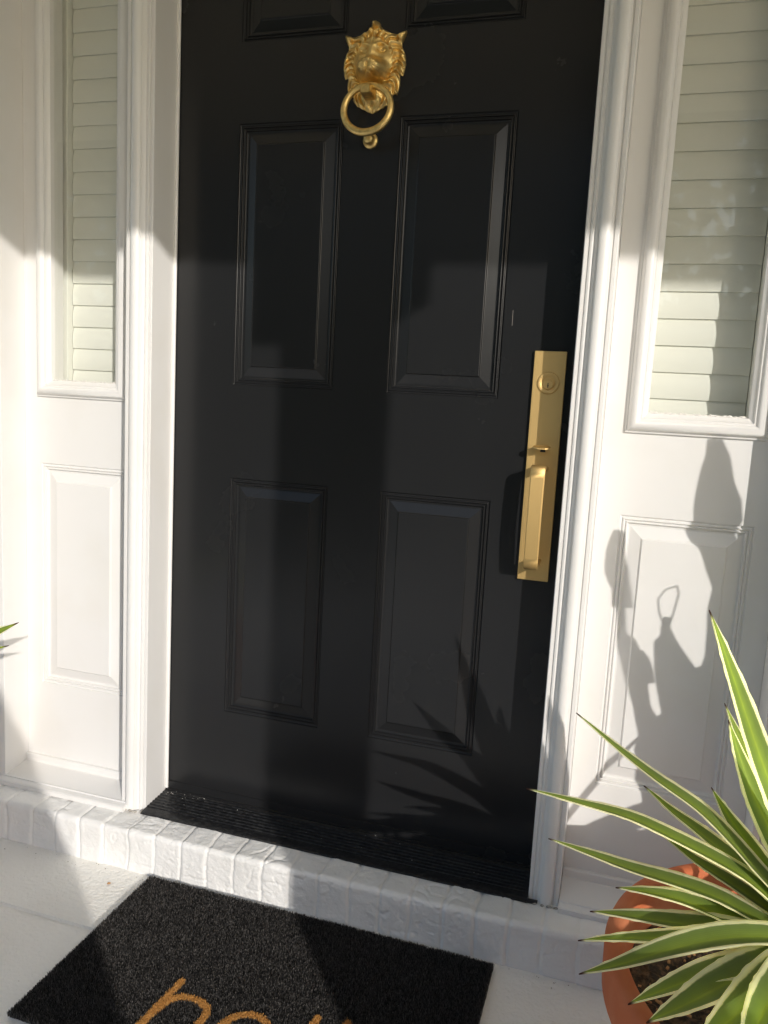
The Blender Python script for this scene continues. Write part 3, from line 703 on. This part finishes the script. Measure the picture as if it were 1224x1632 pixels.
def pot(cx, cy, R, H, Rb, name_label, soilz):
    t = thing('terracotta_pot', name_label, 'plant pot', (cx, cy, 0))
    a = MB(); rw = .016
    prof = [(.001, 0.001), (Rb-.006, .001), (Rb, .006), (Rb+(R-.014-Rb)*.55, H*.45), (R-.016, H-.078), (R-.014, H-.075), (R-.005, H-.071), (R-.001, H-.064), (R, H-.012), (R-.003, H-.004), (R-.009, H),
            (R-.019, H), (R-.026, H-.004), (R-.029, H-.014), (R-.032, H-.060), (R-.040, H-.075), (Rb+(R-.014-Rb)*.55-.028, H*.45), (.001, H*.44)]
    lathe(a, prof, (cx, cy, 0), 96, wob=.002); a.build('pot_body', M_terra, t, smooth=True, angle=60)
    s = MB(); P = []
    rs = np.linspace(.004, R-.033-.0*.1, 40)
    for r in rs:
        P.append([(cx+r*math.cos(q), cy+r*math.sin(q), soilz+.006*float(vnoise(np.array(30+r*math.cos(q)*40), np.array(30+r*math.sin(q)*40), 2))+.004*float(vnoise(np.array(r*math.cos(q)*120+60), np.array(60+r*math.sin(q)*120), 12))) for q in np.linspace(0, 2*math.pi, 120, endpoint=False)])
    s.grid(P, closev=True); s.build('potting_soil', M_soil, t, smooth=True)
    # bark chips on the soil
    c_ = MB(); q = np.random.default_rng(3)
    for k in range(520):
        a_ = q.uniform(0, 6.28); r = (R-.045)*math.sqrt(q.random()); x, y = cx+r*math.cos(a_), cy+r*math.sin(a_)
        l_, w_, b_ = q.uniform(.0015, .006), q.uniform(.0008, .0022), q.uniform(0, 6.28); tl = q.uniform(-.5, .5)
        dx, dy = math.cos(b_)*l_, math.sin(b_)*l_; ex, ey = -math.sin(b_)*w_, math.cos(b_)*w_; z = soilz+.008
        vv = [(x+sx*dx+sy*ex, y+sx*dy+sy*ey, z+sx*tl*l_+sz) for sz in (0, .002) for sx, sy in ((-1, -1), (1, -1), (1.15, .8), (-.8, 1))]
        c_.add(vv, [(0, 1, 2, 3), (4, 5, 6, 7), (0, 1, 5, 4), (1, 2, 6, 5), (2, 3, 7, 6), (3, 0, 4, 7)])
    tag(c_.build('bark_chips', M_chip, t), kind='stuff')
    return t
pot(.881, -.526, .294, .35, .185, 'large terracotta pot holding the spiky plant beside the step', .285)

# ---- flat stemmed cactus standing just right of the spiky plant (casts the big shadow on the right sidelight)
pc = thing('potted_cactus', 'tall flat stemmed cactus in a pot right of the spiky plant', 'cactus', (1.36, -.44, 0))
M_snake = mat('cactus_skin', (.06, .11, .045), .5, vary=(14, (.12, .18, .07), .8))
def vl(L, R, k, nm='stem_pad', seed=0, th=.009, wd=.013):
    """pad from its left and right cast edges (x, z on the wall), moved k metres towards the sun"""
    n = 60
    def res_(E):
        E = np.array(E, float); d_ = np.r_[0, np.cumsum(np.hypot(*np.diff(E, axis=0).T))]; d_ /= d_[-1]; t = np.linspace(0, 1, n)
        Q = np.stack([np.interp(t, d_, E[:, 0]), np.interp(t, d_, E[:, 1])], -1)
        for _ in range(1): Q[1:-1] = .25*Q[:-2]+.5*Q[1:-1]+.25*Q[2:]
        return Q
    A, B = res_(L), res_(R); P = []
    for i in range(n):
        row = []
        for q in np.linspace(0, 1, 9):
            x, z = A[i]*(1-q)+B[i]*q
            # spread the pad across the sun direction so that it has real width and depth
            lat = (q-.5)*(B[i][0]-A[i][0])*.45
            kk = k+lat+.010*math.sin(i*.17+seed)+.008*(2*q-1)**2
            x += (q-.5)*wd; row.append((x+SX*kk, -.02-kk, z+SE*kk))
        P.append(row)
    mb = MB(); mb.grid(P); ob = mb.build(nm, M_snake, pc, smooth=True)
    sd = ob.modifiers.new('thick', 'SOLIDIFY'); sd.thickness = th; sd.offset = 0
K = .42
vl([(.7045, 1.035), (.695, .985), (.6915, .93), (.6915, .90), (.6950, .872)], [(.7065, 1.035), (.724, 1.002), (.735, .959), (.751, .926), (.758, .885)], K)
vl([(.695, .885), (.688, .868), (.694, .848), (.707, .827), (.724, .790), (.739, .753)], [(.756, .89), (.753, .871), (.762, .845), (.767, .82), (.769, .79), (.769, .765)], K+.005, seed=1)
vl([(.738, .77), (.734, .723), (.737, .67), (.739, .626), (.727, .579), (.72, .54)], [(.769, .775), (.782, .751), (.789, .731), (.795, .66), (.80, .60), (.81, .54)], K+.01, seed=2)
vl([(.551, .846), (.543, .828), (.538, .809), (.5375, .785), (.541, .765), (.554, .737), (.561, .70)], [(.553, .846), (.559, .825), (.563, .804), (.571, .776), (.576, .745), (.580, .72), (.583, .700)], K+.01, seed=3)
vl([(.554, .737), (.566, .683), (.573, .636), (.588, .575), (.602, .519), (.6093, .503), (.6288, .4206), (.65, .34)], [(.580, .73), (.583, .704), (.588, .649), (.601, .636), (.618, .605), (.628, .569), (.641, .507), (.660, .481)], K+.01, seed=4, th=.003, wd=-.002)
vl([(.606, .617), (.612, .600), (.622, .575), (.632, .553)], [(.609, .617), (.622, .602), (.631, .580), (.637, .556)], K+.015, seed=5, th=.004)
for q in ([(.6665, .752), (.6710, .738), (.6660, .705), (.6600, .672)], [(.6660, .752), (.6460, .743), (.6345, .722), (.6390, .698), (.6500, .672)]):
    tb = MB(); tube(tb, [(x+SX*K, -.02-K, z+SE*K) for x, z in q], .0015, 8); tb.build('flower_stalk', M_snake, pc, smooth=True)
vl([(.649, .690), (.646, .67), (.645, .650), (.635, .640), (.641, .589), (.650, .545), (.661, .507), (.668, .481)], [(.660, .690), (.661, .67), (.672, .650), (.685, .632), (.706, .607), (.727, .579), (.74, .55), (.76, .50)], K+.01, seed=6, th=.003, wd=-.001)
vl([(.672, .50), (.640, .465), (.6288, .4206), (.6536, .3252), (.6683, .2534), (.70, .18)], [(.76, .60), (.80, .56), (.83, .45), (.83, .36), (.80, .26), (.76, .18)], K+.02, seed=7)
vl([(.725, .60), (.73, .50), (.74, .40), (.75, .30)], [(.83, .62), (.85, .50), (.86, .40), (.85, .30)], K+.05, seed=8)
tb = MB(); tube(tb, [(1.36, -.44, .30), (1.28, -.45, .36), (1.18, -.46, .42), (1.10, -.46, .47)], [.035, .032, .028, .02], 14); tb.build('woody_stem', M_snake, pc, smooth=True)
for sx_, zt_, w_ in ((.86, .95, .05), (.93, .75, .07), (1.02, .85, .06), (.90, .5, .10), (1.0, .45, .10)):
    vl([(sx_-.01, zt_), (sx_-w_*.6, zt_-.12), (sx_-w_*.5, zt_-.25), (sx_-.02, .2)], [(sx_+.01, zt_), (sx_+w_*.6, zt_-.1), (sx_+w_*.5, zt_-.25), (sx_+.02, .2)], K+.06, seed=int(sx_*50))
lathe_p = MB(); lathe(lathe_p, [(.001, 0), (.11, 0), (.15, .27), (.165, .27), (.165, .33), (.145, .33), (.14, .30), (.001, .30)], (1.36, -.44, 0), 48)
lathe_p.build('plant_pot', M_terra, pc, smooth=True, angle=40)

# ---- unseen planter added so its shadow covers the threshold and mat corner
pd = thing('shade_planter', 'unseen tall round planter added to shade the threshold and mat corner', 'plant pot', (1.03, -1.10, 0))
a = MB(); lathe(a, [(.001, 0), (.115, 0), (.150, .10), (.165, .50), (.168, .545), (.150, .545), (.147, .50), (.001, .50)], (1.03, -1.10, 0), 48); a.build('pot_body', M_terra, pd, smooth=True, angle=40)
for i in range(16):
    az = i*2.4; b0 = np.array([1.03, -1.10, .50]); dr = np.array([math.cos(az)*.5, math.sin(az)*.5, .5])
    leaf(.035, [tuple(b0+dr*.22*k-np.array([0, 0, .03*k*k])) for k in (1, .7, .4, 0)], pd, M_leaf, seed=120+i)

# ---- small agave in a pot at the left edge, only leaf tips reach into view
pb = thing('potted_agave', 'leaf tips of a second spiky plant at the far left', 'plant', (-.93, -.55, 0))
leaf(.046, [(-.4798, -.45, .6356), (-.53, -.455, .610), (-.60, -.465, .575), (-.72, -.49, .50), (-.93, -.55, .34)], pb, M_leaf, (.3, 0, 1), seed=80)
leaf(.034, [(-.5029, -.45, .5885), (-.55, -.455, .573), (-.62, -.468, .548), (-.74, -.49, .48), (-.93, -.55, .34)], pb, M_leaf, (.3, 0, 1), seed=81)
leaf(.006, [(-.600, -.40, .365), (-.625, -.40, .372), (-.66, -.41, .375), (-.75, -.45, .36), (-.93, -.55, .33)], pb, M_leaf, seed=82)
for i in range(12):
    az = math.radians(60+i*20); el = math.radians(pr_.uniform(10, 60)); b0 = np.array([-.93, -.55, .34]); dr = np.array([math.cos(az)*math.cos(el), math.sin(az)*math.cos(el), math.sin(el)])
    leaf(.03, [tuple(b0+dr*.3*k-np.array([0, 0, .04*k*k])) for k in (1, .7, .4, 0)], pb, M_leaf, seed=90+i)
a = MB(); lathe(a, [(.001, 0), (.10, 0), (.135, .24), (.15, .24), (.15, .29), (.13, .29), (.125, .27), (.001, .27)], (-.95, -.56, 0), 48); a.build('plant_pot', M_terra, pb, smooth=True, angle=40)

# ------------------------------------------------------------------ porch: ceiling, beam, column
tag(MB().box(-3.1, 3.1, -2.35, -.0965, 2.62, 2.70).build('porch_ceiling', M_ceil), kind='structure')
tag(MB().box(-3.1, 3.1, -2.20, -2.02, 2.338, 2.615).build('porch_beam', M_trim), 'white beam along the front edge of the porch roof', 'beam')
CX = -.058+SX*2.11
cl = thing('porch_column', 'round white column holding the porch beam', 'column', (CX, -2.11, 0))
a = MB(); lathe(a, [(.001, 0), (.0985, 0), (.0985, 2.17), (.001, 2.17)], (CX, -2.11, 0), 48); a.build('column_shaft', M_trim, cl, smooth=True, angle=40)
a = MB(); a.box(CX-.115, CX+.115, -2.215, -2.005, 2.1725, 2.337); a.build('column_capital', M_trim, cl)
# unseen cone added behind the viewpoint, standing in for the viewer's cast shadow
tp_ = thing('shadow_cone', 'unseen green cone in a pot, added to cast the viewer shadow at lower left', 'shadow caster', (.78, -2.3, 0))
a = MB(); P = []
for z in np.linspace(.28, 1.72, 50):
    r = (1.72-z)*.520+.002
    P.append([(.78+(r+.008*float(vnoise(np.array(q*4+40), np.array(z*20), 31)))*math.cos(q), -2.36+(r+.006*math.sin(q*9+z*40))*math.sin(q)*.45, z) for q in np.linspace(0, 2*math.pi, 72, endpoint=False)])
a.grid(P, closev=True); a.add(P[0], [tuple(range(72))]); a.build('cone_body', M_hedge, tp_, smooth=True)
a = MB(); lathe(a, [(.001, 0), (.13, 0), (.17, .279), (.001, .279)], (.78, -2.36, 0), 40); a.build('plant_pot', M_terra, tp_, smooth=True, angle=40)

g = MB(); nx = 160; hz = 12  # unseen hedge added so the glossy door reflects something dark
P = []
hx = np.linspace(-22, 26, nx)
for t in np.linspace(0, 1, 26):
    yy = -9.2 if t < .4 else -9.2-1.6*(t-.4)/.6; zz = -.25+2.6*min(1, t/.4)
    P.append([(x, yy+.22*float(vnoise(np.array(x*1.7+60), np.array(t*9), 41))+.1*float(vnoise(np.array(x*6+160), np.array(t*22), 42)), zz+.18*float(vnoise(np.array(x*1.3+60), np.array(t*7+9), 43))) for x in hx])
g.grid(P); tag(g.build('hedge', M_hedge, smooth=True), 'long green hedge added unseen behind the viewpoint to darken the door reflection', 'hedge')
# unseen far trees added to darken the reflection in the glossy door
q = np.random.default_rng(77); g = MB()
for k in range(9000):
    cx_ = q.uniform(-34, 6); top = 11.6+1.2*math.sin(cx_*.7)+.8*math.sin(cx_*2.1); cz = top*(1-q.random()**1.7*.98); cy_ = -31+q.uniform(-2.2, 2.2)
    r = q.uniform(.25, .6); a_ = q.normal(size=3); a_ /= np.linalg.norm(a_); b_ = np.cross(a_, q.normal(size=3)); b_ /= np.linalg.norm(b_); c0 = np.array([cx_, cy_, cz])
    g.add([c0-a_*r, c0+b_*r*.7, c0+a_*r, c0-b_*r*.7], [(0, 1, 2, 3)])
for k in range(14):
    x = -33+k*2.8; tube(g, [(x, -31, -.25), (x+.2, -31, 5), (x, -31, 10)], [.25, .18, .05], 8)
tag(g.build('reflection_trees', M_hedge), kind='stuff')
# grit gathered on the floor
q = np.random.default_rng(15); g = MB()
for k in range(110):
    if k < 60: x, y = q.uniform(-.95, .55), -.186-abs(q.normal(0, .012))
    else: x, y = q.uniform(-1.0, .6), q.uniform(-.75, -.19)
    r = q.uniform(.0004, .0013); b0 = q.uniform(0, 6)
    P_ = [(x+r*math.cos(b0+a_)*q.uniform(.7, 1.6), y+r*math.sin(b0+a_), .0012) for a_ in (0, 1.3, 2.5, 3.8, 5)]
    g.add(P_+[(x, y, .0012+r)], [(0, 1, 5), (1, 2, 5), (2, 3, 5), (3, 4, 5), (4, 0, 5)])
tag(g.build('grit', mat('grit', (.20, .15, .10), .9)), kind='stuff')

# ------------------------------------------------------------------ small litter
tag(MB().add([(-.437+.004*math.cos(k)*(1+.3*math.sin(3*k)), -.238+.0045*math.sin(k), .0012) for k in np.linspace(0, 6.28, 9)[:-1]]+[(-.437, -.238, .004)],
    [(i, (i+1) % 8, 8) for i in range(8)]).build('dry_crumb', M_chip), 'tiny brown crumb on the floor just above the mat corner', 'debris')
